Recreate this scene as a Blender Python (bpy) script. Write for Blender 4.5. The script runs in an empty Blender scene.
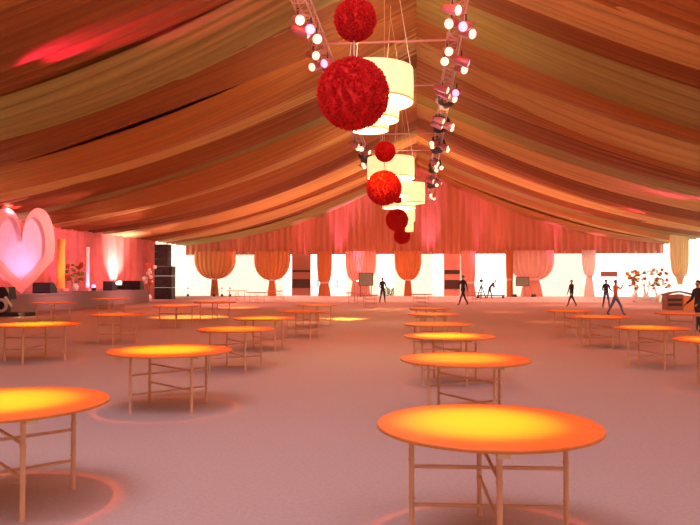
import bpy, bmesh, math, random
from mathutils import Vector, Matrix, Euler
random.seed(7)
PI = math.pi
S = bpy.context.scene
C = S.collection
# ------------------------------------------------------------------ camera
CAM = Vector((0, 0, 1.65))
YAW = math.atan(67/700); PITCH = math.atan(16.5/700)
cd = bpy.data.cameras.new('camera'); cd.sensor_width = 36; cd.lens = 36; cd.clip_end = 600
cam = bpy.data.objects.new('camera', cd); C.objects.link(cam)
cam.location = CAM; cam.rotation_euler = (PI/2 + PITCH, 0, YAW)
S.camera = cam
S.view_settings.view_transform = 'Standard'; S.view_settings.look = 'None'
S.view_settings.gamma = 1; S.view_settings.use_curve_mapping = False
S.view_settings.exposure = 0.0
ROT = Euler((PI/2 + PITCH, 0, YAW)).to_matrix()
def ray(x, y): return ROT @ Vector(((x-350)/700, (262.5-y)/700, -1))
def at_y(x, y, Y): d = ray(x, y); return CAM + d*(Y/d.y)       # point at depth Y
def at_z(x, y, Z): d = ray(x, y); return CAM + d*((Z-CAM.z)/d.z)
def at_f(x, Y, Z=0.0):                                          # on column x, at depth Y, height Z
    p = at_y(x, 279, Y); return Vector((p.x, Y, Z))
# ------------------------------------------------------------------ daylight
W = bpy.data.worlds.new('world'); S.world = W; W.use_nodes = True
bg = W.node_tree.nodes['Background']; bg.inputs[0].default_value = (1.0, .94, .84, 1); bg.inputs[1].default_value = 3.2
# ------------------------------------------------------------------ lamps and added fill lights
prof_ = lambda x: 12.6-.45*abs(x)+.0047*x*x-2.0
def lamp(kind, loc, target, col, power, **kw):
    l = bpy.data.lights.new('scene_light', kind); l.color = col; l.energy = power  # covers the hall's own lamps and added fill lights alike
    for k, v in kw.items(): setattr(l, k, v)
    o = bpy.data.objects.new('scene_light', l); C.objects.link(o); o.location = loc
    if target is not None:
        o.rotation_euler = (Vector(target)-Vector(loc)).to_track_quat('-Z', 'Y').to_euler()
    return o
# near end of the hall: added lilac and pinkish overhead fill, no fixtures there
lamp('AREA', (0, 1, 8.5), (0, 3.5, 0), (.94, .72, .80), 480, shape='RECTANGLE', size=16, size_y=6)
lamp('AREA', (3, 9, 9.3), (3, 12, 0), (1, .46, .42), 260, shape='RECTANGLE', size=18, size_y=4)
# added warm upward fill along the side walls, washing the lining
for s in (-1, 1):
    for Y, e, g in ((8, 170, .58), (18, 160, .55), (29, 105, .47), (40, 70, .42), (52, 50, .4), (62, 50, .4)):
        lamp('AREA', (s*18.5, Y, 1.9), (s*7, Y+1, 9), (1, g, g*.42), e, shape='RECTANGLE', size=1.2, size_y=5)
for Y in (12, 26, 40, 54):  # added upward fill brightening the lining near the ridge
    for X in (-2.4, .5):
        lamp('AREA', (X, Y, 8.2), (X*2.5, Y+1, 12), (1, .55, .2), 95, shape='RECTANGLE', size=.3, size_y=5)
lamp('AREA', (-4, 3.5, 8.2), (-3, 5, 0), (.72, .80, 1), 190, shape='RECTANGLE', size=5, size_y=3)  # added cool fill for the near floor on the left
# pink accents on the lining
def pink(loc, tgt, p, ang=20, col=(1, .08, .35)):
    lamp('SPOT', loc, tgt, col, p, spot_size=math.radians(ang), spot_blend=1, shadow_soft_size=.1)
pink((-12.4, 18.2, 6.4), (-7.9, 19.6, 9.3), 4500, 30, (1, .02, .22))
pink((19.5, 41.5, 4.4), (14.9, 43, 6.9), 3600, 22, (1, .05, .4))
pink((15.5, 56, 5.4), (10.2, 57.5, 8.1), 6000, 20, (1, .12, .5))
pink((17.2, 49, 5.0), (12.6, 50.5, 7.4), 2200, 20, (1, .08, .4))
pink((-16.2, 54, 5.3), (-11.6, 55.5, 7.7), 2200, 18, (1, .08, .4))
pink((-20.5, 33, 5.2), (-21, 40, 6), 500, 60, (1, .15, .25))
pink((19, 20, 3.0), (14, 25, 7), 1200, 40)
# added red fill over the mid and far floor, from unseen lights
lamp('AREA', (-2, 15.5, 10.2), (-2, 27, 0), (1, .14, .05), 1500, shape='RECTANGLE', size=26, size_y=2)
for Y, e in ((17, 120), (24, 350), (34, 800), (44, 1500), (54, 2400), (62, 3000)):
    for X_ in (-13, -4.5, 4.5, 13):
        lamp('SPOT', (X_, Y, prof_(X_)), (X_, Y+.01, 0), (1, .34 if Y > 40 else .2, .24 if Y > 40 else .1), e, spot_size=math.radians(125), spot_blend=1, shadow_soft_size=.3)
# added soft warm frontal fill from behind the camera
lamp('AREA', (-1, -8, 3.2), (-1, 12, 1.0), (1, .66, .52), 420, shape='RECTANGLE', size=12, size_y=5)

# ------------------------------------------------------------------ materials
def mat(name, col, rough=.6, metal=0, emit=None, estr=0, noise=0, nscale=8, bump=0, transl=0, stretch=(1, 1, 1), coords='Object'):
    m = bpy.data.materials.new(name); m.use_nodes = True; nt = m.node_tree; N = nt.nodes; L = nt.links
    b = N['Principled BSDF']; out = N['Material Output']
    b.inputs['Base Color'].default_value = (*col, 1); b.inputs['Roughness'].default_value = rough; b.inputs['Metallic'].default_value = metal
    if emit: b.inputs['Emission Color'].default_value = (*emit, 1); b.inputs['Emission Strength'].default_value = estr
    tc = N.new('ShaderNodeTexCoord'); mp = N.new('ShaderNodeMapping'); mp.inputs['Scale'].default_value = stretch
    L.new(tc.outputs[coords], mp.inputs[0])
    nz = N.new('ShaderNodeTexNoise'); nz.inputs['Scale'].default_value = nscale; nz.inputs['Detail'].default_value = 5
    L.new(mp.outputs[0], nz.inputs['Vector'])
    mx = N.new('ShaderNodeMix'); mx.data_type = 'RGBA'
    mx.inputs[6].default_value = (*[c*(1-noise) for c in col], 1); mx.inputs[7].default_value = (*[min(1, c*(1+noise)) for c in col], 1)
    L.new(nz.outputs[0], mx.inputs[0]); L.new(mx.outputs[2], b.inputs['Base Color'])
    if bump:
        bp = N.new('ShaderNodeBump'); bp.inputs['Strength'].default_value = bump; bp.inputs['Distance'].default_value = .02
        L.new(nz.outputs[0], bp.inputs['Height']); L.new(bp.outputs[0], b.inputs['Normal'])
    if transl:
        t = N.new('ShaderNodeBsdfTranslucent'); L.new(mx.outputs[2], t.inputs[0])
        ms = N.new('ShaderNodeMixShader'); ms.inputs[0].default_value = transl
        L.new(b.outputs[0], ms.inputs[1]); L.new(t.outputs[0], ms.inputs[2]); L.new(ms.outputs[0], out.inputs[0])
    return m
M = {}
M['carpet'] = mat('carpet', (.55, .40, .38), .95, noise=.16, nscale=30, bump=.3)
M['stage'] = mat('stage_carpet', (.42, .30, .29), .95, noise=.15, nscale=20, bump=.2)
LIN = dict(noise=.5, nscale=1.0, stretch=(46, 1.4, 1), coords='UV', bump=.5)
M['tan'] = mat('lining_tan', (.58, .36, .14), .6, **LIN)
M['brown'] = mat('lining_brown', (.27, .085, .022), .6, **LIN)
M['olive'] = mat('lining_olive', (.33, .26, .09), .6, **LIN)
M['rust'] = mat('lining_rust', (.40, .15, .04), .6, **LIN)
M['cover'] = mat('tent_cover', (.5, .25, .15), .8)
M['curtain'] = mat('curtain_pink', (.62, .22, .14), .7, noise=.25, nscale=1, stretch=(3, 3, .2))
M['cream'] = mat('cream_fabric', (.86, .80, .68), .8, transl=.55, noise=.03)
M['white'] = mat('white_fabric', (.9, .88, .84), .8, transl=.6)
M['swag'] = mat('swag_orange', (.70, .25, .09), .6, noise=.2, nscale=1, stretch=(3, 3, .3), transl=.06)
M['swagpink'] = mat('swag_pink', (.80, .36, .30), .6, noise=.15, nscale=1, stretch=(3, 3, .3), transl=.3)
M['pale'] = mat('swag_pale', (.86, .62, .55), .6, transl=.4)
M['gold'] = mat('swag_gold', (.92, .72, .40), .6, transl=.4)
M['coral'] = mat('coral_backdrop', (.80, .20, .17), .7, noise=.35, nscale=1.3)
M['coralpale'] = mat('heart_frame', (.9, .42, .36), .6, noise=.08)
M['heartfill'] = mat('heart_panel', (.9, .55, .68), .6, noise=.2, nscale=2)
M['wood'] = mat('table_ply', (.60, .19, .035), .5, noise=.22, nscale=2.5, stretch=(1, 9, 1))
M['pole'] = mat('table_pole', (.70, .37, .21), .5, noise=.2, nscale=6)
M['edge'] = mat('table_edge', (.78, .58, .36), .6, noise=.15)
M['redball'] = mat('red_petals', (.86, .018, .02), .8, noise=.3, nscale=9)
M['metal'] = mat('truss_metal', (.60, .38, .40), .35, .5)
M['black'] = mat('black_case', (.025, .022, .025), .5, noise=.2)
M['cloth'] = mat('dark_wrap', (.04, .02, .04), .8)
M['dark'] = mat('dark_panel', (.06, .025, .025), .6)
M['brick'] = mat('red_panel', (.42, .17, .13), .7)
M['can'] = mat('can_pink', (.62, .25, .42), .3, .3)
M['glow'] = mat('lamp_glow', (1, .8, .6), .5, emit=(1, .72, .38), estr=2.0)
M['glowpink'] = mat('lamp_glow_pink', (1, .5, .8), .5, emit=(1, .4, .8), estr=1.6)
M['shade'] = mat('drum_shade', (.9, .8, .55), .8, emit=(1, .74, .34), estr=1.0)
M['shadein'] = mat('drum_bulb', (1, .95, .85), .8, emit=(1, .93, .75), estr=6)
M['string'] = mat('string', (.75, .6, .5), .6)
M['skin'] = mat('skin', (.50, .28, .19), .6)
M['hair'] = mat('hair', (.02, .015, .012), .7)
M['navy'] = mat('cloth_navy', (.03, .035, .06), .8)
M['charcoal'] = mat('cloth_charcoal', (.04, .035, .04), .8)
M['jeans'] = mat('cloth_jeans', (.12, .2, .4), .8)
M['orange'] = mat('cloth_orange', (.75, .2, .1), .8)
M['shoe'] = mat('shoe_dark', (.02, .015, .015), .6)
M['leaf'] = mat('leaf', (.28, .34, .07), .7, noise=.5, nscale=6)
M['fred'] = mat('flower_red', (.7, .12, .06), .7); M['fyel'] = mat('flower_yellow', (.85, .5, .1), .7); M['fwhite'] = mat('flower_white', (.9, .85, .75), .7)
M['stem'] = mat('stem', (.25, .2, .1), .7)
M['counter'] = mat('counter_brown', (.36, .12, .06), .5, noise=.3, nscale=3); M['counteror'] = mat('counter_orange', (.9, .34, .06), .5)
M['board'] = mat('board_grey', (.17, .2, .16), .6); M['ringwhite'] = mat('ring_white', (.85, .8, .78), .4)
M['ground'] = mat('outside_ground', (.75, .72, .66), .9, noise=.05)
M['ghost'] = mat('cloth_bluegrey', (.25, .3, .38), .8)
M['yellow'] = mat('yellow_column', (1, .62, .12), .6)

# ------------------------------------------------------------------ mesh helpers
class MB:
    def __init__(s): s.v = []; s.f = []; s.m = []; s.uv = None
    def add(s, vs, fs, mi=0):
        o = len(s.v); s.v += [tuple(v) for v in vs]; s.f += [tuple(i+o for i in f) for f in fs]; s.m += [mi]*len(fs); return s
    def box(s, c, d, mi=0, rz=0, top=1.0):
        x, y, z = [k/2 for k in d]; R = Matrix.Rotation(rz, 3, 'Z'); c = Vector(c)
        vs = [c + R @ Vector((i*x*(top if k > 0 else 1), j*y*(top if k > 0 else 1), k*z)) for k in (-1, 1) for j in (-1, 1) for i in (-1, 1)]
        return s.add(vs, [(0, 2, 3, 1), (4, 5, 7, 6), (0, 1, 5, 4), (2, 6, 7, 3), (0, 4, 6, 2), (1, 3, 7, 5)], mi)
    def tube(s, a, b, r, r2=None, n=10, mi=0, cap=True):
        a = Vector(a); b = Vector(b); r2 = r if r2 is None else r2
        q = (b-a).to_track_quat('Z', 'Y'); vs = []
        for p, rr in ((a, r), (b, r2)):
            for i in range(n): vs.append(p + q @ Vector((rr*math.cos(2*PI*i/n), rr*math.sin(2*PI*i/n), 0)))
        fs = [(i, (i+1) % n, n+(i+1) % n, n+i) for i in range(n)]
        if cap: fs += [tuple(range(n-1, -1, -1)), tuple(range(n, 2*n))]
        return s.add(vs, fs, mi)
    def lathe(s, prof, n=32, mi=0, c=(0, 0, 0), closed=False):
        vs = []; c = Vector(c)
        for r, z in prof:
            for i in range(n): a = 2*PI*i/n; vs.append(c+Vector((r*math.cos(a), r*math.sin(a), z)))
        fs = []; k = len(prof)
        for j in range(k if closed else k-1):
            j2 = (j+1) % k
            for i in range(n): fs.append((j*n+i, j*n+(i+1) % n, j2*n+(i+1) % n, j2*n+i))
        return s.add(vs, fs, mi)
    def ball(s, c, r, n=12, mi=0, sc=(1, 1, 1)):
        vs = []; fs = []; c = Vector(c); h = n//2
        for j in range(h+1):
            t = PI*j/h
            for i in range(n): a = 2*PI*i/n; vs.append(c+Vector((r*sc[0]*math.sin(t)*math.cos(a), r*sc[1]*math.sin(t)*math.sin(a), r*sc[2]*math.cos(t))))
        for j in range(h):
            for i in range(n): fs.append((j*n+i, (j+1)*n+i, (j+1)*n+(i+1) % n, j*n+(i+1) % n))
        return s.add(vs, fs, mi)
    def prism(s, pts, d0, d1, mi=0, plane='XZ'):
        n = len(pts)
        f = (lambda p, d: (p[0], d, p[1])) if plane == 'XZ' else (lambda p, d: (d, p[0], p[1]))
        vs = [f(p, d0) for p in pts]+[f(p, d1) for p in pts]
        return s.add(vs, [tuple(range(n)), tuple(range(2*n-1, n-1, -1))]+[(i, n+i, n+(i+1) % n, (i+1) % n) for i in range(n)], mi)
    def build(s, name, mats, parent=None, loc=None, smooth=False):
        me = bpy.data.meshes.new(name); me.from_pydata(s.v, [], s.f); me.update()
        if not isinstance(mats, (list, tuple)): mats = [mats]
        for m in mats: me.materials.append(m)
        me.polygons.foreach_set('material_index', s.m)
        bm = bmesh.new(); bm.from_mesh(me); bmesh.ops.remove_doubles(bm, verts=bm.verts, dist=1e-5)
        bmesh.ops.recalc_face_normals(bm, faces=bm.faces); bm.to_mesh(me); bm.free()
        if smooth: me.polygons.foreach_set('use_smooth', [True]*len(me.polygons))
        o = bpy.data.objects.new(name, me); C.objects.link(o)
        if parent: o.parent = parent
        if loc is not None: o.location = loc
        return o
def tag(o, label, cat, group=None):
    o['label'] = label; o['category'] = cat
    if group: o['group'] = group
    return o
def thing(name, label, cat, loc=(0, 0, 0), rz=0, group=None):
    o = bpy.data.objects.new(name, None); C.objects.link(o); o.location = loc; o.rotation_euler = (0, 0, rz)
    return tag(o, label, cat, group)
def struct(o): o['kind'] = 'structure'; return o
def copy_tree(o, parent=None):
    c = o.copy(); C.objects.link(c); c.parent = parent
    for ch in list(o.children): copy_tree(ch, c)
    return c

# ------------------------------------------------------------------ tent shell
HW = 23.0; YB = 68.0; YF = -12.0; RIDGE = 12.6
def prof(t): return RIDGE - .45*t + .0056*t*t
EAVE = prof(HW)
struct(MB().box((0, (YF+YB)/2, -.05), (2*HW+2, YB-YF, .1)).build('floor', M['carpet']))
struct(MB().box((0, YB+60, -.12), (400, 120, .1)).build('ground', M['ground']))
cl = bpy.data.objects.new('ceiling', None); C.objects.link(cl); struct(cl)
mats = ['tan', 'brown', 'olive', 'rust']
def strip(side, Y0, w, matn, sag, warp, rnd, lift):
    nu, nv = 44, 34; b = MB(); vs = []; uvs = []
    ph = [rnd.uniform(0, 6.28) for _ in range(4)]
    for j in range(nv+1):
        v = j/nv; t = v*HW
        for i in range(nu+1):
            u = i/nu
            y = Y0 + w*(u-.5)*(1-.28*v+.1*math.sin(PI*v)) + warp*math.sin(PI*min(1, v*1.05))
            z = prof(t) - .12 - sag*math.sin(PI*v) - lift*math.sin(PI*u)*(.15+math.sin(PI*v))
            z -= (.05+.05*v)*math.sin(2*PI*7*u+ph[0]+2*v) + .035*math.sin(2*PI*15*u+ph[1]-3*v)
            z -= .06*math.sin(4*u*PI+ph[2]+5*v)*v
            vs.append((side*t, y, z)); uvs.append((u*w/5+ph[3], v))
    fs = [(j*(nu+1)+i, j*(nu+1)+i+1, (j+1)*(nu+1)+i+1, (j+1)*(nu+1)+i) for j in range(nv) for i in range(nu)]
    me = bpy.data.meshes.new('drape'); me.from_pydata(vs, [], fs)
    uvl = me.uv_layers.new(name='UVMap')
    for lp in me.loops: uvl.data[lp.index].uv = uvs[lp.vertex_index]
    me.materials.append(M[matn]); me.polygons.foreach_set('use_smooth', [True]*len(me.polygons))
    o = bpy.data.objects.new('drape', me); C.objects.link(o); o.parent = cl
seq = ['tan', 'brown', 'olive', 'rust', 'tan', 'rust', 'brown', 'olive', 'tan', 'brown', 'rust']
for side in (-1, 1):
    rnd = random.Random(11+side)
    Y = 0.0; k = 0 if side < 0 else 3
    while Y < YB+1.5:
        w = rnd.uniform(2.0, 3.6)
        strip(side, min(Y+w/2, YB-1), w*1.6, seq[k % len(seq)], rnd.uniform(0, .42), rnd.uniform(-1.1, 1.2), rnd, rnd.uniform(.1, .5))
        Y += w; k += 1
# outer roof cover above the lining
for side in (-1, 1):
    b = MB(); n = 12
    pts = [(side*i/n*(HW+.2), prof(i/n*HW)+.25) for i in range(n+1)]
    vs = [(x, y, z) for x, z in pts for y in (YF, YB+.3)]
    b.add(vs, [(2*i, 2*i+1, 2*i+3, 2*i+2) for i in range(n)])
    struct(b.build('ceiling', M['cover'], cl))
# front gable behind the camera
struct(MB().prism([(-HW, 0), (HW, 0), (HW, EAVE+.3), (0, RIDGE+.3), (-HW, EAVE+.3)], YF, YF-.1).build('wall_front', M['cover']))
def pleated(x0, x1, zlo, zhi, amp=.12, per=.55, seed=0):
    b = MB(); rn = random.Random(seed); n = max(8, int((x1-x0)/per*8)); m = 8; vs = []
    for i in range(n+1):
        x = x0+(x1-x0)*i/n
        dy = amp*math.sin(2*PI*x/per)+amp*.6*math.sin(2*PI*x/per*.37+seed)
        for j in range(m+1):
            lo = zlo(x) if callable(zlo) else zlo; hi = zhi(x) if callable(zhi) else zhi
            z = lo+(hi-lo)*j/m
            vs.append((x, dy*(1-.4*j/m), z))
    return b.add(vs, [(i*(m+1)+j, (i+1)*(m+1)+j, (i+1)*(m+1)+j+1, i*(m+1)+j+1) for i in range(n) for j in range(m)])
def X(px): return at_f(px, YB).x
# upper pleated curtain of the far gable
HB = 4.35
wb = bpy.data.objects.new('wall_back', None); C.objects.link(wb); wb.location = (0, YB, 0); struct(wb)
pleated(-HW, HW, HB-.3, lambda x: prof(abs(x))+.3, .13, .6, 3).build('curtain', M['curtain'], wb, smooth=True)
# cream fabric panels below it (openings are left between them)
for a, b_, mn in [(178, 256, 'cream'), (256, 283, 'cream'), (346, 378, 'cream'), (394, 433, 'cream'), (460, 476, 'cream'), (505, 585, 'cream'), (628, 662, 'white')]:
    pleated(X(a), X(b_), 0, HB, .03, 1.6, a).build('panel', M[mn], wb, loc=(0, .15, 0), smooth=True)
# timber-dark service panels
def service(a, b_, rows):
    x0, x1 = X(a), X(b_)
    m = MB().box(((x0+x1)/2, .5, 2.2), (x1-x0, .1, 4.4), 0)
    for (y0, y1) in rows:
        z0 = at_y(a, y1, YB).z; z1 = at_y(a, y0, YB).z
        m.box(((x0+x1)/2, .38, (z0+z1)/2), (x1-x0-.1, .12, z1-z0), 1)
    m.build('service_panel', [M['swagpink'] if a > 400 else M['brick'], M['dark']], wb)
service(291, 310, [(270, 272), (279, 288)])
service(444, 461, [(270, 274), (280, 289)])
# gathered swags: hourglass curtains
def hourglass(px, wtop, tie_z, wtie, wbot, m, ztop=HB, zbot=0.0, dy=-.5, ntop=0, label=None, Yl=YB):
    b = MB(); nu, nv = 48, 40; vs = []; x0 = at_f(px, Yl).x
    for j in range(nv+1):
        z = zbot+(ztop-zbot)*j/nv
        if z > tie_z:
            k = min(1, (z-tie_z)/max(.1, min(1.9, ztop-tie_z))); w = wtie+(wtop-wtie)*math.sqrt(max(0, 1-(1-k)**2))
        else:
            k = (tie_z-z)/max(.01, tie_z-zbot); w = wtie+(wbot-wtie)*k**.7
        for i in range(nu+1):
            u = i/nu-.5
            vs.append((x0+w*u, dy - .10*math.cos(2*PI*9*u)*min(1, w) - .25*math.cos(PI*u), z))
    b.add(vs, [(j*(nu+1)+i, j*(nu+1)+i+1, (j+1)*(nu+1)+i+1, (j+1)*(nu+1)+i) for j in range(nv) for i in range(nu)])
    o = b.build('curtain', M[m], None, smooth=True); o.location = (0, Yl, 0)
    t = MB().lathe([(wtie*.5, -.09), (wtie*.56, 0), (wtie*.5, .09)], 20).build('tie_band', M['pale'], o, smooth=True)
    t.location = (x0, dy-.2, tie_z); t.scale = (1, .75, 1)
    tag(o, label, 'curtain', None)
    return o
for a in [(216, 4.2, 1.65, .55, .85, 'swag', 'orange gathered curtain with round swag nearest the speaker stack'),
          (273, 3.6, 1.55, .5, .9, 'swag', 'orange gathered curtain left of the dark striped service panel'),
          (325, 1.5, 1.3, .8, 1.3, 'swag', 'narrow orange curtain beside the bright doorway with distant figures'),
          (361, 3.0, 1.5, 1.5, 2.0, 'swagpink', 'pinkish gathered curtain behind the grey notice board'),
          (408, 2.6, 1.55, .5, .8, 'swag', 'orange gathered curtain just right of the standing man in black'),
          (468, 1.4, 1.3, 1.0, 1.5, 'swagpink', 'pink hanging curtain beside the man in dark suit'),
          (531, 4.2, 1.6, 1.3, 2.1, 'swagpink', 'wide pinkish hourglass curtain carrying the dark screen'),
          (588, 1.3, 1.9, .5, 1.0, 'pale', 'slim pale pink curtain tied beside the pair of people'),
          (508, .7, 1.6, .55, .6, 'swag', 'narrow brown orange curtain edge left of the wide hourglass curtain')]:
    hourglass(*a[:6], label=a[6], dy=-1.3 if a[0] == 508 else -.5)
hourglass(680, 1.5, 2.0, .9, .35, 'gold', ztop=5.3, zbot=1.2, dy=0, Yl=60.0, label='golden hanging swag above the wooden counter at right')
# left wall: coral backdrop behind the stage
lw = MB(); 
wl = bpy.data.objects.new('wall_left', None); C.objects.link(wl); struct(wl)
o = pleated(YF, 60, 0, EAVE+.3, .08, 1.3, 5).build('backdrop', M['coral'], wl, smooth=True); o.rotation_euler = (0, 0, PI/2); o.location = (-HW, 0, 0)
o = pleated(60, YB, 0, EAVE+.3, .08, 1.3, 5).build('panel', M['cream'], wl, smooth=True); o.rotation_euler = (0, 0, PI/2); o.location = (-HW, 0, 0)
o = pleated(YF, YB, 0, EAVE+.3, .05, 1.6, 6).build('wall_right', M['white'], smooth=True); o.rotation_euler = (0, 0, PI/2); o.location = (HW, 0, 0); struct(o)

# added lights brightening the heart arch
lamp('SPOT', (-13.5, 24, 4.2), (-20.2, 34, 3.4), (1, .42, .40), 1900, spot_size=math.radians(24), spot_blend=.6, shadow_soft_size=.2)
lamp('SPOT', (-19.3, 32.2, 1.2), (-20.2, 34, 2.6), (1, .55, 1), 260, spot_size=math.radians(50), spot_blend=1, shadow_soft_size=.1)
# uplights at the foot of the gable curtain (spots alone, no fixtures built)
for i, (px, col, p) in enumerate([(232, (1, .35, .3), 700), (300, (1, .2, .4), 900), (338, (1, .25, .6), 2400), (358, (1, .35, .8), 2400), (430, (1, .35, .75), 2800), (476, (1, .25, .6), 1500), (500, (1, .3, .25), 900), (555, (1, .2, .6), 1200), (600, (1, .25, .4), 900)]):
    p0 = at_f(px, YB-1.6, .3)
    lamp('SPOT', (p0.x, p0.y, .3), (p0.x, YB-.2, 8), col, p*2.2, spot_size=math.radians(24), spot_blend=.9, shadow_soft_size=.08)
# added warm frontal wash brightening the gable
lamp('AREA', (0, 50, 3.2), (0, 68, 6.5), (1, .38, .2), 1200, shape='RECTANGLE', size=24, size_y=.8)
# light on the coral backdrop and stage
for Y in (28, 36, 44, 52):  # added wash spots brightening the backdrop, no fixtures there
    lamp('SPOT', (-14, Y-3, 5.7), (-22.6, Y, 2.2), (1, .38, .42), 3000, spot_size=math.radians(60), spot_blend=.8, shadow_soft_size=.2)
for px, Y, col, p in [(22, 37.2, (1, .5, .9), 700), (127, 51, (1, .95, .9), 2300), (94, 43, (1, .2, .9), 120), (60, 40, (1, .7, .1), 120)]:
    pt = at_f(px, Y, 1.15)
    lamp('SPOT', (max(pt.x, -21.7), Y, 1.15), (-22.9, Y+.4, 3.2), col, p, spot_size=math.radians(90), spot_blend=1, shadow_soft_size=.1)

# ------------------------------------------------------------------ stage
SH = .9
st = thing('stage', 'long low carpeted stage platform along the coral backdrop', 'stage', (0, 0, 0))
MB().box((-20.9, 36.6, SH-.04), (3.7, 24.0, .08)).build('deck', M['stage'], st)
MB().box((-20.9, 36.6, (SH-.08)/2), (3.6, 23.9, SH-.08)).build('skirt', M['stage'], st)
# heart arch
def heart(s, n=28):       # two round lobes running down to a point
    half = []
    for i in range(n+1):
        a = math.radians(172-196*i/n)
        half.append((.5+.5*math.cos(a), .66+.5*math.sin(a)))
    x1, z1 = half[-1]
    for i in range(1, 10):
        k = i/10; half.append((x1*(1-k)+.05*math.sin(PI*k), z1*(1-k)))
    pts = half+[(0, 0)]+[(-x, z) for x, z in reversed(half)]
    return [(x*s, ((z-.66)*s+.66)/1.16) for x, z in pts]
hp = at_f(24, 36.5, SH)
ht = thing('heart_arch', 'large salmon pink heart frame standing on the stage', 'heart arch', (-20.15, 34.1, SH), .3)
out = heart(1.0); inn = heart(.74)
SX, SZ = 1.55, 4.4
vo = [(x*SX, z*SZ) for x, z in out]; vi = [(x*SX, z*SZ) for x, z in inn]
b = MB(); n = len(vo); vs = []
for d in (-.15, .15):
    vs += [(x, d, z) for x, z in vo]; vs += [(x, d, z) for x, z in vi]
fs = []
for i in range(n):
    j = (i+1) % n
    fs += [(i, j, n+j, n+i), (2*n+i, 3*n+i, 3*n+j, 2*n+j), (i, 2*n+i, 2*n+j, j), (n+i, n+j, 3*n+j, 3*n+i)]
b.add(vs, fs).build('heart_frame', M['coralpale'], ht)
MB().prism(vi, -.03, .03).build('heart_panel', M['heartfill'], ht)
# smaller decor on stage
def column(px, Y, w, h, m, label, name='pillar', cat='pillar'):
    p = at_f(px, Y, SH); x = max(p.x, -22.7)
    t = thing(name, label, cat, (x, Y, SH))
    MB().box((0, 0, .09), (w*1.35, w*1.35, .18)).build('plinth', M['coralpale'], t)
    MB().lathe([(w*.5, .18), (w*.44, h*.3), (w*.5, h*.5), (w*.42, h*.8), (w*.5, h), (.01, h)], 20).build('shaft', m, t, smooth=True)
column(61, 41.0, .5, 3.2, M['yellow'], 'yellow glowing pillar right of the heart arch')
column(87, 43.2, .3, 2.8, M['fwhite'], 'thin white pillar between the yellow pillar and the magenta lamp')
def bouquet(name, label, cat, p, stands, seedn, sz, mats_, h, spread, group=None):
    rn = random.Random(seedn)
    t = thing(name, label, cat, p, 0, group)
    b = MB(); 
    for k in range(9):
        a = rn.uniform(0, 6.28); r = spread*rn.uniform(.2, .9)
        b.tube((0, 0, .02), (r*math.cos(a), r*math.sin(a)*.5, h*rn.uniform(.6, 1)), .02, .008, 6)
    b.build('stems', M['stem'], t)
    MB().lathe([(.01, 0), (.16, 0), (.22, .3), (.14, .5), (.12, .5), (.01, .1)], 16).build('vase', M['fwhite'], t, smooth=True)
    for mi, mname in enumerate(mats_):
        f = MB()
        for k in range(18 if mname == 'leaf' else 9):
            a = rn.uniform(0, 6.28); r = spread*math.sqrt(rn.random()); z = h*rn.uniform(.45, 1.1)
            c = Vector((r*math.cos(a), r*math.sin(a)*.5, z)); s = sz*rn.uniform(.6, 1.2)
            if mname == 'leaf': f.ball(c, s, 8, sc=(1, .25, .5))
            else:
                f.ball(c, s*.5, 8)
                for q in range(6): f.ball(c+Vector((s*.6*math.cos(q*1.05), -.02, s*.6*math.sin(q*1.05))), s*.42, 6, sc=(1, .5, 1))
        o = f.build('leaves' if mname == 'leaf' else 'blossoms', M[mname], t, smooth=True)
    return t
bouquet('flower_stand', 'red flower stand on stage just right of the yellow pillar', 'flower stand', (at_f(75, 41.6).x, 41.6, SH), 0, 3, .16, ['fred', 'leaf'], 1.5, .6)
bouquet('flower_stand', 'white and pink flower stand on the floor beside the speaker stack', 'flower stand', (at_f(149, 50.5).x, 50.5, 0), 0, 4, .17, ['fwhite', 'fred'], 2.5, .5)
# black stage monitors
def wedge(px, Y, w, h, label):
    p = at_f(px, Y, SH); t = thing('stage_monitor', label, 'speaker', (max(p.x, -22), Y, SH))
    MB().prism([(-.35, 0), (.35, 0), (.35, h*.45), (.0, h), (-.35, h)], -w/2, w/2, plane='YZ').build('cabinet', M['black'], t)
    g = MB().box((0, -.36, h*.5), (w*.9, .02, h*.8))
    g.build('grille', M['charcoal'], t)
wedge(45, 35.5, .98, .56, 'black boxy stage monitor at the foot of the heart arch')
wedge(110, 43.8, .62, .6, 'small black stage monitor right of the magenta lamp')
wedge(133, 47.8, 1.35, .62, 'wide low black stage monitor below the white glow')
t = thing('stage_uplight', 'small magenta glowing lamp on stage floor', 'lamp', (at_f(94, 42.2).x, 42.2, SH))
MB().lathe([(.01, 0), (.12, 0), (.14, .2), (.12, .22), (.01, .22)], 16).build('housing', M['black'], t)
MB().ball((0, -.03, .28), .14, 12).build('lens', M['glowpink'], t, smooth=True)
t = thing('stage_uplight', 'white glowing uplight behind the wide low stage monitor', 'lamp', (at_f(124, 48.2).x-.3, 48.2, SH))
MB().lathe([(.01, 0), (.2, 0), (.25, .3), (.2, .35), (.01, .35)], 16).build('housing', M['black'], t)
MB().ball((0, 0, .45), .28, 12, sc=(1, 1, .6)).build('lens', M['shadein'], t, smooth=True)
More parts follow.
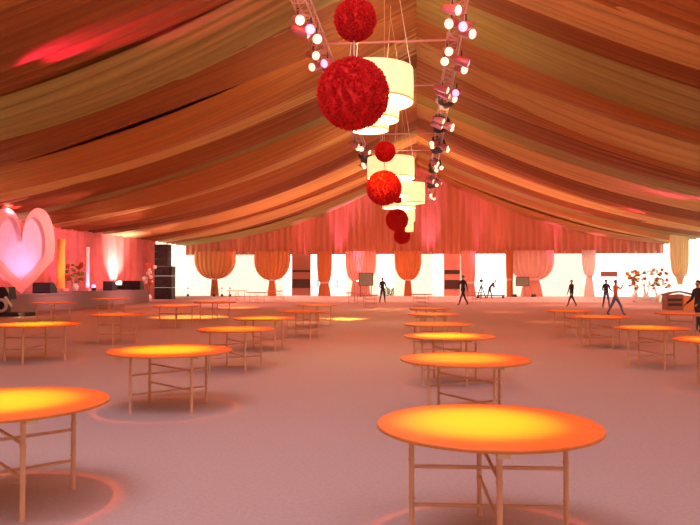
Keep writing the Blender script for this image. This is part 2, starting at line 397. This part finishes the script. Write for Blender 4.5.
# speaker stack
y = 0; sx = at_f(165, 56).x
hs = [.95, .95, .8, .6, .6, .6]
names = ['bottom', 'second from the floor', 'third from the floor', 'fourth from the floor', 'second from the top', 'topmost']
for i, h in enumerate(hs):
    w = 1.45 if i < 3 else 1.1; ox = 0 if i < 3 else -.18
    t = thing('loudspeaker', 'black loudspeaker cabinet in the tall stack by the stage, %s' % names[i], 'speaker', (sx+ox, 56, y), 0, 'stacked loudspeakers')
    MB().box((0, 0, h/2), (w, .9, h-.02)).build('cabinet', M['black'], t)
    MB().box((0, -.465, h/2), (w*.9, .03, h*.82)).build('grille', M['charcoal'], t)
    for q in (-1, 1): MB().lathe([(.01, 0), (h*.2, .0), (h*.22, .03), (h*.3, .04)], 20).build('driver', M['black'], t).matrix_local = Matrix.Translation((q*w*.22, -.5, h/2)) @ Matrix.Rotation(PI/2, 4, 'X')
    y += h
# stage light at left edge
p = at_z(7, 316, 0)
t = thing('moving_head_light', 'black stage light with white ring on dark base at left edge', 'stage light', (p.x, p.y, 0))
MB().box((.35, 0, .08), (1.5, .9, .16)).build('base', M['charcoal'], t)
MB().box((-.2, 0, .45), (.5, .4, .6)).build('yoke', M['black'], t)
MB().box((-.05, 0, 1.02), (.62, .6, .55), top=.85).build('head', M['black'], t)
r = MB().lathe([(.25+.07*math.cos(a*PI/5), .07*math.sin(a*PI/5)) for a in range(10)], 28, closed=True).build('ring', M['ringwhite'], t, smooth=True)
r.location = (-.1, -.32, .48); r.rotation_euler = (PI/2, 0, 0)
MB().tube((.1, -.32, .85), (.42, -.35, .45), .07, .06, 10).build('arm', M['fwhite'], t)

# ------------------------------------------------------------------ tables
TH = .74
def make_table():
    root = thing('round_table', '', 'table')
    MB().lathe([(.001, TH-.022), (.742, TH-.022), (.75, TH-.018), (.75, TH-.004), (.746, TH), (.001, TH)], 72).build('tabletop', M['wood'], root)
    for q in (0, 1): MB().box((0, 0, TH-.037-.001*q), (1.44, .075, .03), 0, q*PI/2).build('cleat', M['edge'], root)
    for f in range(2):
        a = f*PI/2; c, s_ = math.cos(a), math.sin(a); R = .515; dz = .0 if f == 0 else .055
        for q in (-1, 1):
            x, y_ = q*R*c, q*R*s_
            b = MB().tube((x, y_, 0), (x, y_, TH-.022), .0185, .0185, 12)
            for z in (.0, .26, .5): b.tube((x, y_, z), (x, y_, z+.018), .0225, .0225, 12)
            b.build('leg', M['pole'], root, smooth=False)
        for z in (.225, .465):
            MB().tube((-R*c, -R*s_, z+dz), (R*c, R*s_, z+dz), .0125, n=8).build('rail', M['pole'], root)
    return root
G = 'round tables laid out bare across the hall'
# px centre, y of top, width in px (0 = standard), yaw, label, spot power
T = [
 (488, 423.5, 221, .03, 'large orange-lit round table in the right foreground, nearest of all', 1),
 (3, 402, 0, .8, 'orange-lit round table cut off by the lower left edge', 1),
 (170, 350, 122, .85, 'round table with yellow-lit centre in left middle ground, over a round shadow', 1),
 (465, 358.5, 129, .6, 'orange round table directly behind the large foreground table', .8),
 (449.5, 335.8, 90, .5, 'yellow-lit round table, second behind the large foreground table', 1.1),
 (438, 323.8, 69, .2, 'reddish round table, third behind the large foreground table', .4),
 (433, 313.9, 51, .7, 'orange round table, fourth behind the large foreground table', .6),
 (430, 308.3, 42, .3, 'round table, fifth and last of the close row behind the foreground table', .4),
 (421, 294, 24, .5, 'small distant round table by the back wall below the orange curtain', .1),
 (35, 324, 86, .15, 'orange-lit round table at the left edge over a round shadow', 1),
 (53, 302.6, 47, .4, 'red-lit round table before the stage below the black monitor', .35),
 (111, 298.6, 40, .25, 'round table closest to the stage right of the magenta lamp', .4),
 (117, 314.4, 54, .2, 'tall-looking dark-legged round table in the left row between two orange ones', .5),
 (176, 305.6, 46, .3, 'orange-lit round table in front of the speaker stack', .8),
 (215, 302, 42, .45, 'round table below the round swag nearest the speaker stack', .3),
 (236, 328.8, 78, .6, 'orange-lit round table behind the yellow-centred table', .8),
 (264, 318, 62, .75, 'yellow-lit round table left of the dark-legged middle table', 1),
 (303, 311, 50, .6, 'round table in the middle left of the yellow floor pool', .4),
 (317, 305, 40, .2, 'orange round table farthest of those left of the aisle pool', .6),
 (237, 290.6, 22, .4, 'distant dark-legged round table, leftmost of three by the cream wall', .05),
 (257, 292.2, 22, .1, 'distant round table, middle of three by the cream wall', .05),
 (277, 290.8, 22, .6, 'distant round table, rightmost of three before the gathered curtain', .05),
 (356, 292.6, 22, .3, 'distant round table left of the man in black, outer one', .05),
 (370, 294.8, 22, .7, 'distant round table left of the man in black, nearer him', .05),
 (474, 292, 18, .2, 'tiny distant round table beside the man in dark suit', .05),
 (570, 310.6, 46, .15, 'round table in the right row below the walking person in black', .5),
 (601, 316.6, 60, .3, 'round table in the right row below the person in orange', .5),
 (651, 327.6, 70, .2, 'round table in the right row with orange tint, before the counter', .7),
 (681, 313.2, 50, .35, 'round table directly in front of the wooden counter at right', .3),
 (727, 340, 0, .5, 'red-lit round table cut off by the right edge', .8),
]
TB = []
proto = make_table()
for i, (px, py, w, rz, lab, pw) in enumerate(T):
    p = at_z(px, py, TH); t = proto if i == 0 else copy_tree(proto)
    t.location = (p.x, p.y, 0); t.rotation_euler = (0, 0, rz)
    s = 1.0 if not w else max(.86, min(1.15, w/(1.5*700/(p.y*math.cos(YAW)-p.x*math.sin(YAW)))))
    t.scale = (s, s, 1); t['label'] = lab; t['group'] = G; t['category'] = 'table'
    if pw > .08:
        px_ = p.x*.93; h = prof(abs(px_))-2.5
        q = (h/8)**2*pw
        lamp('SPOT', (px_, p.y+.5, h), (p.x, p.y, TH), (1, .10, .004), 4200*q, spot_size=2*math.atan(.88*s/(h-TH)), spot_blend=.6, shadow_soft_size=.04)
        lamp('SPOT', (px_, p.y+.5, h), (p.x-.05, p.y+.05, TH), (1, .55, .004), 13000*q*pw, spot_size=2*math.atan(.66*s/(h-TH)), spot_blend=1, shadow_soft_size=.04)
# pools of light on bare floor
for px, py, r, col, p_ in [(343, 319, 1.15, (1, .5, .05), 9000), (190, 317, 1.9, (1, .33, .04), 6000), (236, 307.5, 1.6, (1, .33, .04), 4000), (505, 312, 1.6, (1, .3, .12), 1200), (555, 305, 1.5, (1, .3, .12), 1200), (548, 322, 1.2, (1, .3, .08), 1000), (300, 322, 1.4, (1, .3, .05), 1500), (385, 309, 1.6, (1, .3, .1), 1500)]:
    p = at_z(px, py, 0)
    h = min(8.2, prof(abs(p.x))-1.9)
    lamp('SPOT', (p.x, p.y, h), (p.x, p.y, 0), col, p_*1.4, spot_size=2*math.atan(r/h), spot_blend=.8, shadow_soft_size=.05)

# ------------------------------------------------------------------ hanging balls
def make_ball(r, seed):
    rn = random.Random(seed); b = MB()
    b.ball((0, 0, 0), r*.93, 24)
    N = int(900 if r > .4 else 420)
    for k in range(N):      # rose-like ruffles covering the ball
        z = 1-2*(k+.5)/N; a = k*2.39996+rn.uniform(-.15, .15); q = math.sqrt(1-z*z)
        n_ = Vector((q*math.cos(a), q*math.sin(a), z)); up = n_.orthogonal().normalized(); sd = n_.cross(up)
        c = n_*r*rn.uniform(.92, .96); s = r*2.9/math.sqrt(N); th = rn.uniform(0, 6.28)
        for ring, hh in ((1.0, .5), (.5, .8)):
            m = 6; vs = []
            for i in range(m):
                t_ = th+2*PI*i/m; d = up*math.cos(t_)+sd*math.sin(t_); jit = rn.uniform(.8, 1.15)
                vs.append(c+d*s*ring*.35); vs.append(c+d*s*ring*.75*jit+n_*s*hh*jit)
            b.add(vs, [(2*i, (2*i+2) % (2*m), (2*i+3) % (2*m), 2*i+1) for i in range(m)])
    return b
bm1 = make_ball(.5, 1); bm2 = make_ball(.29, 2)
bpairs = [(353, 94, 9.75), (384, 188, 20.1), (397, 220, 31.2), (402, 236, 42.5)]
where = ['nearest the camera', 'second along the aisle', 'third along the aisle', 'farthest along the aisle']
big0 = sm0 = None
for i, (px, py, Y) in enumerate(bpairs):
    p = at_y(px, py, Y)
    big = bm1.build('flower_ball', M['redball']) if big0 is None else big0.copy()
    if big0 is None: big0 = big
    else: C.objects.link(big)
    big.location = p; tag(big, 'large red ruffled flower ball hanging over the aisle, ' + where[i], 'flower ball', 'large hanging flower balls')
    q = p + Vector((.03, 0, 1.05))
    sm = bm2.build('flower_ball', M['redball']) if sm0 is None else sm0.copy()
    if sm0 is None: sm0 = sm
    else: C.objects.link(sm)
    sm.location = q; tag(sm, 'small red flower ball strung above the large one ' + where[i], 'flower ball', 'small hanging flower balls')
    zt = prof(abs(p.x))-.3
    s = MB().tube((0, 0, .48), (0, 0, .78), .012, n=6).tube((0, 0, 1.3), (0, 0, zt-p.z), .006, n=6).build('hanging_cord', M['string'])
    s.location = (p.x+.015, p.y, p.z); tag(s, 'pale cord holding the flower balls ' + where[i], 'cord', 'cords of the flower balls')
for px, py, Y in bpairs[1:2]:
    p = at_y(px, py, Y); lamp('SPOT', (p.x-.6, p.y-6, 8), p, (1, .6, .05), 8000, spot_size=math.radians(9), spot_blend=1, shadow_soft_size=.1)
p = at_y(353, 94, 9.75); lamp('AREA', (-2.2, 5.0, 6.2), (p.x, p.y, p.z+.4), (1, .62, .55), 40, size=1.0)  # added fill light for the nearest flower ball

# ------------------------------------------------------------------ drum chandeliers
def chandelier(Y, px, tiers, label):
    p = at_f(px, Y); t = thing('drum_chandelier', label, 'chandelier', (p.x, Y, 1.65+3.6), 0, 'lit drum chandeliers')
    for (ox, oz, r, h) in tiers:
        d = MB().lathe([(r, -h/2), (r*1.01, 0), (r, h/2), (r-.02, h/2), (r-.02, -h/2)], 40, closed=True).build('drum_shade', M['shade'], t, loc=(ox, 0, oz), smooth=False)
        MB().lathe([(r*1.005, -h/2), (r*1.02, -h/2+.02), (r*1.005, -h/2+.04)], 40).build('rim', M['gold'], d)
        MB().lathe([(.001, h/2-.06), (r-.03, h/2-.06), (r-.03, h/2-.04), (.001, h/2-.04)], 40).build('diffuser', M['shadein'], d)
    r0 = tiers[0]; zt = prof(abs(p.x))-.3-(1.65+3.6)
    c = MB()
    for a in range(3): c.tube((r0[0]+r0[2]*.95*math.cos(a*2.1), r0[2]*.95*math.sin(a*2.1), r0[1]+r0[3]/2), (r0[0], 0, zt-.4), .008, n=6)
    c.tube((r0[0], 0, zt-.4), (r0[0], 0, zt), .012, n=6)
    for (ox, oz, r, h) in tiers[1:]: c.tube((ox, 0, oz+h/2), (ox*.7, 0, r0[1]-r0[3]/2+.1), .015, n=6)
    c.build('suspension', M['string'], t)
chandelier(15, 372, [(0, .55, .89, .72), (.0, 0.02, .58, .42), (-.04, -.30, .40, .22)], 'lit cream drum chandelier directly behind the nearest large flower ball')
chandelier(26, 391, [(0, .52, .87, .75), (.83, -.42, .43, .75), (.30, -.25, .55, .5)], 'lit cream drum chandelier with side drum, behind the second large flower ball')
chandelier(37, 399, [(0, .5, .87, .72), (.45, -.25, .40, .6), (.55, -.85, .22, .5)], 'lit cream drum chandelier farthest back, above the third large flower ball')
for Y, px in ((15, 372), (26, 391), (37, 399)):
    p = at_f(px, Y); lamp('POINT', (p.x, Y, 1.65+4.15), None, (1, .62, .28), 130, shadow_soft_size=.15)

# ------------------------------------------------------------------ trusses
TZ = 8.45
def truss(x, label):
    t = thing('lighting_truss', label, 'truss', (x, 0, TZ), 0, 'lighting trusses over the aisle')
    b = MB(); w = .17
    for i in (-1, 1):
        for k in (-1, 1): b.tube((i*w, 11, k*w), (i*w, 62, k*w), .026, n=8)
    b.build('chords', M['metal'], t)
    b = MB(); Y = 11; q = 1
    while Y < 61.9:
        for i in (-1, 1):
            b.tube((i*w, Y, -w*q), (i*w, Y+.5, w*q), .012, n=6); b.tube((-w*q, Y, i*w), (w*q, Y+.5, i*w), .012, n=6)
        b.tube((-w, Y, -w), (w, Y, -w), .012, n=6); Y += .5; q = -q
    b.build('lattice', M['metal'], t)
    return t
XL = -2.8; XR = 1.05
truss(XL, 'left lattice lighting truss running along the ceiling')
truss(XR, 'right lattice lighting truss running along the ceiling')
for Y, nm in ((20, 'nearest'), (24.6, 'second'), (32.8, 'third'), (37, 'fourth'), (47, 'farthest')):
    o = MB().tube((XL-.1, Y, TZ+.02), (XR+.1, Y, TZ+.02), .035, n=10).build('cross_bar', M['metal'])
    tag(o, 'pinkish horizontal bar bridging the two trusses, %s from the camera' % nm, 'bar', 'bars between the trusses')
# wraps of dark cloth on the trusses
wr = [(XR, 26.3, .9), (XR, 30.5, 1.4), (XR, 35.5, 2.0), (XR, 42, 2.6), (XR, 49, 3.0), (XL, 25.8, .9), (XL, 38, 2.0)]
for k, (x, Y, L_) in enumerate(wr):
    rn = random.Random(k); b = MB(); n = 18; m = 10; vs = []
    for j in range(m+1):
        for i in range(n):
            a = 2*PI*i/n; r = .29+.05*rn.random()+.05*math.sin(3*a+j); e = 1 if 0 < j < m else .8
            vs.append((r*e*math.cos(a), -L_/2+L_*j/m, r*e*math.sin(a)-.05))
    b.add(vs, [(j*n+i, j*n+(i+1) % n, (j+1)*n+(i+1) % n, (j+1)*n+i) for j in range(m) for i in range(n)])
    o = b.build('cable_wrap', M['cloth'], smooth=True); o.location = (x, Y, TZ)
    tag(o, 'dark cloth bundle on the %s truss, %s along it' % ('right' if x > 0 else 'left', ['first', 'second', 'third', 'fourth', 'fifth', 'first', 'second'][k]), 'cloth bundle', 'dark bundles on the trusses')
# par cans
def make_can(glow):
    t = thing('stage_lamp_can', '', 'stage lamp')
    MB().tube((0, 0, .05), (0, .0, .22), .015, n=8).build('clamp', M['black'], t)
    b = MB().lathe([(.001, -.2), (.07, -.2), (.085, -.05), (.1, .12), (.1, .16), (.09, .16), (.085, .1)], 18)
    body = b.build('can_body', M['can'], t, smooth=True)
    MB().ball((0, 0, .12), .095, 14, sc=(1, 1, .6)).build('lens', glow, body, smooth=True)
    body.rotation_euler = (0, PI*.62, .35)
    return t
cw = make_can(M['glow']); cp = make_can(M['glowpink'])
used = {0: False, 1: False}
ordn = ['first', 'second', 'third', 'fourth', 'fifth', 'sixth', 'seventh', 'eighth']
for x, sn in ((XL, 'left'), (XR, 'right')):
    for gi, Y in enumerate((17.4, 20.3, 24.0, 28.8, 33.5, 39.5, 46, 54)):
        for k in range(4):
            pk = 1 if (k == 1 and gi < 3) else 0
            src = cp if pk else cw
            t = src if not used[pk] else copy_tree(src); used[pk] = True
            jr = random.Random(gi*9+k+int(x*7)); t.location = (x + (.24 if k % 2 else -.16)+jr.uniform(-.12, .12), Y+.4*k-.6+jr.uniform(-.25, .25), TZ-.40-.12*(k % 2)); t.scale = (1.35,)*3; t.rotation_euler = (0, 0, jr.uniform(-2.7, -.3))
            t['label'] = '%s lamp can, %s in the %s cluster from the camera on the %s truss' % ('pink-glowing' if pk else 'warm-glowing', ('nearest', 'second', 'third', 'rearmost')[k], ordn[gi], sn)
            t['group'] = '%s cluster of lamp cans on the %s truss' % (ordn[gi], sn); t['category'] = 'stage lamp'

# ------------------------------------------------------------------ people
def person(label, px, Y, height, facing, shirt, trousers, stride=.25, lean=0, arms=(.15, .15), group=None, z0=0.0, raise_arm=False, elbow=.25):
    H = height; p = at_f(px, Y, z0)
    t = thing('person', label, 'person', p, facing, group)
    # skeleton: x = side, -y = front
    V = []; E = []; R = []
    def v(co, r): V.append(Vector(co)*H); R.append(r*H); return len(V)-1
    def e(a, b): E.append((a, b))
    ln = lean
    def tl(z, y=0):      # torso point leaned forward
        dz = z-.53; return (-math.sin(ln)*dz+y, .53+math.cos(ln)*dz)
    pel = v((0, 0, .53), .068); y, z = tl(.62); wai = v((0, y, z), .062); y, z = tl(.73); che = v((0, y, z), .078)
    y, z = tl(.81); upc = v((0, y, z), .062); y, z = tl(.85); nk = v((0, y, z), .03); y, z = tl(.885, -.004); nk2 = v((0, y, z), .034)
    y, z = tl(.93, -.01); hd = v((0, y, z), .047); y, z = tl(.965, -.008); tp = v((0, y, z), .036)
    for a, b_ in ((pel, wai), (wai, che), (che, upc), (upc, nk), (nk, nk2), (nk2, hd), (hd, tp)): e(a, b_)
    feet = []; hands = []
    for s in (-1, 1):
        f = s*stride
        hip = v((s*.045, 0, .50), .055); e(pel, hip)
        kn = v((s*.05, -f*.16-(.02 if f > 0 else .0), .275), .036); e(hip, kn)
        an = v((s*.05, -f*.32+(.03 if f < 0 else 0), .045), .023); e(kn, an)
        to = v((s*.057, -f*.32-.075+(.03 if f < 0 else 0), .018), .018); e(an, to)
        y, z = tl(.80); sh = v((s*.105, y, z), .036); e(upc, sh)
        a_ = arms[0] if s < 0 else arms[1]
        y2, z2 = tl(.80)
        if raise_arm and s > 0:
            el = v((s*.15, y2-.10, z2-.06), .025); wr_ = v((s*.17, y2-.16, z2+.08), .017); ha = v((s*.17, y2-.17, z2+.12), .018)
            dr = Vector((0, -.1, 1))
        else:
            el = v((s*.135, y2-math.sin(a_)*.16, z2-math.cos(a_)*.165), .026)
            w1 = a_+elbow; wr_ = v((s*.14, y2-math.sin(a_)*.16-math.sin(w1)*.14, z2-math.cos(a_)*.165-math.cos(w1)*.14), .017)
            ha = v((s*.14, y2-math.sin(a_)*.16-math.sin(w1)*.18, z2-math.cos(a_)*.165-math.cos(w1)*.18), .019)
            dr = Vector((0, -math.sin(w1), -math.cos(w1)))
        e(sh, el); e(el, wr_); e(wr_, ha); hands.append((V[ha].copy(), dr.normalized(), s))
    me = bpy.data.meshes.new('skeleton'); me.from_pydata([tuple(q) for q in V], E, [])
    ob = bpy.data.objects.new('skeleton', me); C.objects.link(ob)
    sk = ob.modifiers.new('s', 'SKIN'); 
    sv = me.skin_vertices[0].data
    for i, r in enumerate(R):
        sy = .72 if i in (wai, che, upc, pel) else 1.0
        sv[i].radius = (r, r*sy) if sy == 1.0 else (r*1.15, r*.85); sv[i].use_root = (i == pel)
    sub = ob.modifiers.new('d', 'SUBSURF'); sub.levels = 2
    dg = bpy.context.evaluated_depsgraph_get(); bod = bpy.data.meshes.new_from_object(ob.evaluated_get(dg))
    bpy.data.objects.remove(ob)
    b = MB()
    b.v = [tuple(q.co) for q in bod.vertices]; b.f = [tuple(q.vertices) for q in bod.polygons]
    hy, hz = V[hd].y, V[hd].z
    for fc in b.f:
        c = sum((Vector(b.v[i]) for i in fc), Vector())/len(fc)
        d_hand = min((c-h[0]).length for h in hands)
        if d_hand < .03*H: mi = 2
        elif (c-V[hd]).length < .085*H and (c.z-V[nk].z) > -.002*H*math.cos(ln) - (.3*H if ln > .6 else 0): mi = 2
        elif c.z < .05*H: mi = 3
        elif c.z < .51*H and abs(c.x) < .1*H: mi = 1
        else: mi = 0
        b.m.append(mi)
    for (hp_, dr, s) in hands:      # four fingers and a thumb
        ax = Vector((0, 1, 0)) if abs(dr.y) < .7 else Vector((0, 0, 1)); ax = (ax-dr*ax.dot(dr)).normalized()
        for q in range(4):
            L_ = (.040, .045, .042, .033)[q]*H; o0 = hp_+ax*(q-1.5)*.0095*H+dr*.008*H
            mid = o0+dr*L_*.55; end = mid+(dr+Vector((-s*.5, 0, 0))).normalized()*L_*.45
            b.tube(o0, mid, .0052*H, .0048*H, 6, 2); b.tube(mid, end, .0048*H, .0036*H, 6, 2)
        b.tube(hp_-ax*.010*H, hp_-ax*.028*H+dr*.022*H, .006*H, .0045*H, 6, 2)
    # face: nose, ears, eyes
    F = Vector((0, -math.cos(ln*.8), -math.sin(ln*.8))); U = Vector((0, -math.sin(ln*.8), math.cos(ln*.8)))
    hc = V[hd]
    b.ball(hc+F*.047*H-U*.002*H, .009*H, 8, 2, (1, 1.3, 1.5))
    for s in (-1, 1):
        b.ball(hc+Vector((s*.046*H, 0, 0)), .012*H, 8, 2, (.4, .8, 1.2)); b.ball(hc+F*.043*H+U*.01*H+Vector((s*.017*H, 0, 0)), .005*H, 6, 3)
    b.ball(hc+F*.041*H-U*.024*H, .010*H, 8, 3, (1.2, .5, .3))
    body = b.build('body', [M[shirt], M[trousers], M['skin'], M['shoe']], t, smooth=True)
    hb = MB(); n = 16
    for j in range(6):
        pass
    hb.ball((0, 0, 0), .0495*H, 16, 0, (.98, 1.05, 1.05))
    hq = []
    for q in hb.v:
        zm = (.012 if q[1] < -.012*H else -.045)*H
        hq.append(q if q[2] > zm else (q[0]*.6, q[1]*.6, zm))
    hb.v = hq
    h_ = hb.build('hair', M['hair'], t, smooth=True); h_.location = hc-F*.010*H+U*.018*H; h_.rotation_euler = (ln*.8, 0, 0)
    return t
person('man in black standing with arm bent in the middle of the hall', 382.5, 48, 1.78, .5, 'charcoal', 'charcoal', .35, elbow=.9)
person('man in dark suit walking left of the bright doorway', 463, 44.5, 1.88, -.9, 'navy', 'charcoal', .7, arms=(.5, -.3))
person('person in black walking with legs apart before the cream wall', 571.5, 43, 1.60, -1.2, 'charcoal', 'charcoal', .65)
person('person in dark jacket and blue jeans beside the one in orange', 606, 41, 1.64, .2, 'charcoal', 'jeans', .4, elbow=1.2)
person('person in orange shirt and jeans raising an arm while walking', 615.5, 33, 1.62, 1.0, 'orange', 'jeans', .6, raise_arm=True)
person('person in navy coat standing at the right edge behind a table', 698, 22.5, 1.62, -1.2, 'navy', 'navy', .3, elbow=.8)
person('person bending over the low platform in the bright doorway', 489.5, 60.0, 1.75, 1.4, 'charcoal', 'charcoal', .3, lean=.75, arms=(.05, .3))
for px, nm, f in ((318, 'leftmost', .2), (328, 'middle', 1.2), (337, 'rightmost', 2.0)):
    person('pale blurry figure outside the bright doorway, %s of three' % nm, px, 92, 2.0, f, 'ghost', 'ghost', .4, group='figures outside the doorway', z0=-.07)

# ------------------------------------------------------------------ items along the back wall
for px, nm in ((188, 'alone on the cream wall'), (214, 'under the first round swag'), (222, 'left of a matching pair'), (230, 'right of a matching pair')):
    p = at_f(px, 64.5)
    t = thing('floor_uplight', 'small dark floor lamp with thin stem, ' + nm, 'floor lamp', (p.x, 64.5, 0), 0, 'floor lamps along the cream wall')
    MB().lathe([(.001, 0), (.13, 0), (.12, .18), (.05, .24), (.001, .24)], 16).build('base', M['black'], t, smooth=True)
    MB().tube((0, 0, .22), (0, 0, .75), .022, n=8).build('stem', M['black'], t)
    MB().lathe([(.001, .72), (.06, .72), (.075, .84), (.001, .86)], 12).build('head', M['black'], t, smooth=True)
p = at_y(366, 279, YB-2.4)
t = thing('notice_board', 'grey framed board standing before the pinkish curtain', 'board', (p.x, YB-2.4, 0))
MB().box((0, 0, 1.62), (1.25, .06, 1.1)).build('panel', M['board'], t)
MB().box((0, .01, 2.2), (1.35, .09, .06)).box((0, .01, 1.05), (1.35, .09, .06)).box((-.65, .01, 1.62), (.06, .09, 1.2)).box((.65, .01, 1.62), (.06, .09, 1.2)).build('frame', M['dark'], t)
for s in (-1, 1): MB().tube((s*.5, 0, 0), (s*.5, 0, 1.05), .03, n=8).build('leg', M['dark'], t)
p = at_y(522.5, 281.5, YB-2.2)
t = thing('screen', 'dark rectangular screen in front of the wide hourglass curtain', 'screen', (p.x, YB-2.2, 0))
MB().box((0, 0, p.z), (1.2, .12, .85)).build('casing', M['charcoal'], t)
MB().box((0, -.07, p.z), (1.1, .02, .75)).build('display', M['board'], t)
MB().tube((0, 0, .04), (0, 0, p.z-.4), .04, n=10).build('pole', M['pale'], t)
MB().lathe([(.001, 0), (.35, 0), (.33, .04), (.001, .05)], 20).build('foot', M['pale'], t)
for px, nm in ((514.5, 'left'), (533.5, 'right')):
    o = MB().box((0, 0, .12), (.42, .4, .24), top=.8).build('sandbag', M['black']); o.location = at_f(px, YB-2.0); tag(o, 'small dark weight at the %s foot of the wide hourglass curtain' % nm, 'weight', 'weights at the hourglass curtain')
p = at_f(491, 61.0)
t = thing('low_platform', 'low dark platform on the floor of the bright doorway', 'platform', (p.x, 61.2, 0))
MB().box((0, 0, .24), (2.3, .9, .07)).build('deck', M['charcoal'], t)
for i in (-1, 1):
    for k in (-1, 1): MB().box((i*1.05, k*.38, .1), (.08, .08, .2)).build('leg', M['charcoal'], t)
p = at_f(484, 60.3)
t = thing('tripod', 'thin dark tripod stand beside the bending person', 'tripod', (p.x-.25, 60.1, 0))
for k in range(3): MB().tube((.45*math.cos(k*2.1+.4), .35*math.sin(k*2.1+.4), 0), (0, 0, 1.15), .045, n=6).build('leg', M['charcoal'], t)
MB().tube((0, 0, 1.1), (0, 0, 1.85), .045, n=6).build('pole', M['charcoal'], t)
MB().box((0, 0, 1.5), (.28, .3, .2)).build('camera_head', M['charcoal'], t)
# hedge in the doorway
p = at_f(392, YB+2.5)
rn = random.Random(4); b = MB()
for k in range(320):
    b.ball((rn.uniform(-1.1, 1.1), rn.uniform(-.3, .3), rn.uniform(.05, .85)), rn.uniform(.05, .11), 6, 0, (1, 1, .6))
t = thing('hedge', 'low green hedge outside the doorway by the man in black', 'hedge', (p.x, p.y, -.07))
b.build('foliage', M['leaf'], t); MB().box((0, 0, .1), (2.1, .5, .2)).build('planter', M['pale'], t)
t = thing('wall_sign', 'reddish sign board on posts above the person in dark jacket', 'sign', (at_f(609, 66).x, 66, 0))
MB().box((0, 0, 2.1), (1.5, .06, .5)).build('panel', M['brick'], t)
for s in (-1, 1): MB().tube((s*.7, 0.02, 0), (s*.7, .02, 2.3), .025, n=6).build('post', M['pale'], t)
# flowers at right
for px, Y, zt, s, sd, mm, lab in [(635, 52, 0, .14, 1, ['leaf', 'fyel', 'fred'], 'tall yellow and green flower arrangement left of the red one'),
                                  (658, 52, 0, .14, 2, ['fred', 'leaf', 'fwhite'], 'tall red and white flower arrangement behind the counter'),
                                  (646, 57, 0, .1, 5, ['fwhite', 'leaf'], 'sparse pale flower arrangement between the yellow and red ones')]:
    p = at_f(px, Y); bouquet('flower_arrangement', lab, 'flower arrangement', (p.x, Y, 0), 0, sd, s, mm, 2.1, .75)
# wooden counter
p = at_z(681, 310, 0)
t = thing('counter', 'brown and orange wooden counter with curved top at right', 'counter', (p.x, p.y, 0))
MB().prism([(-.85, 0), (0, 0), (0, .84), (-.85, .78)], -.35, .35).build('cabinet', M['counter'], t)
MB().prism([(0.005, 0), (.82, 0), (.82, .70), (.005, .8)], -.36, .36).build('front_panel', M['counteror'], t)
for z in (.3, .55): MB().box((-.43, -.37, z), (.7, .03, .14)).build('drawer', M['dark'], t)
MB().prism([(-.9, .785), (-.5, .9), (-.1, .96), (.3, .88), (.85, .72), (.85, .76), (.3, .93), (-.1, 1.01), (-.5, .95), (-.9, .84)], -.4, .4).build('countertop', M['counter'], t)
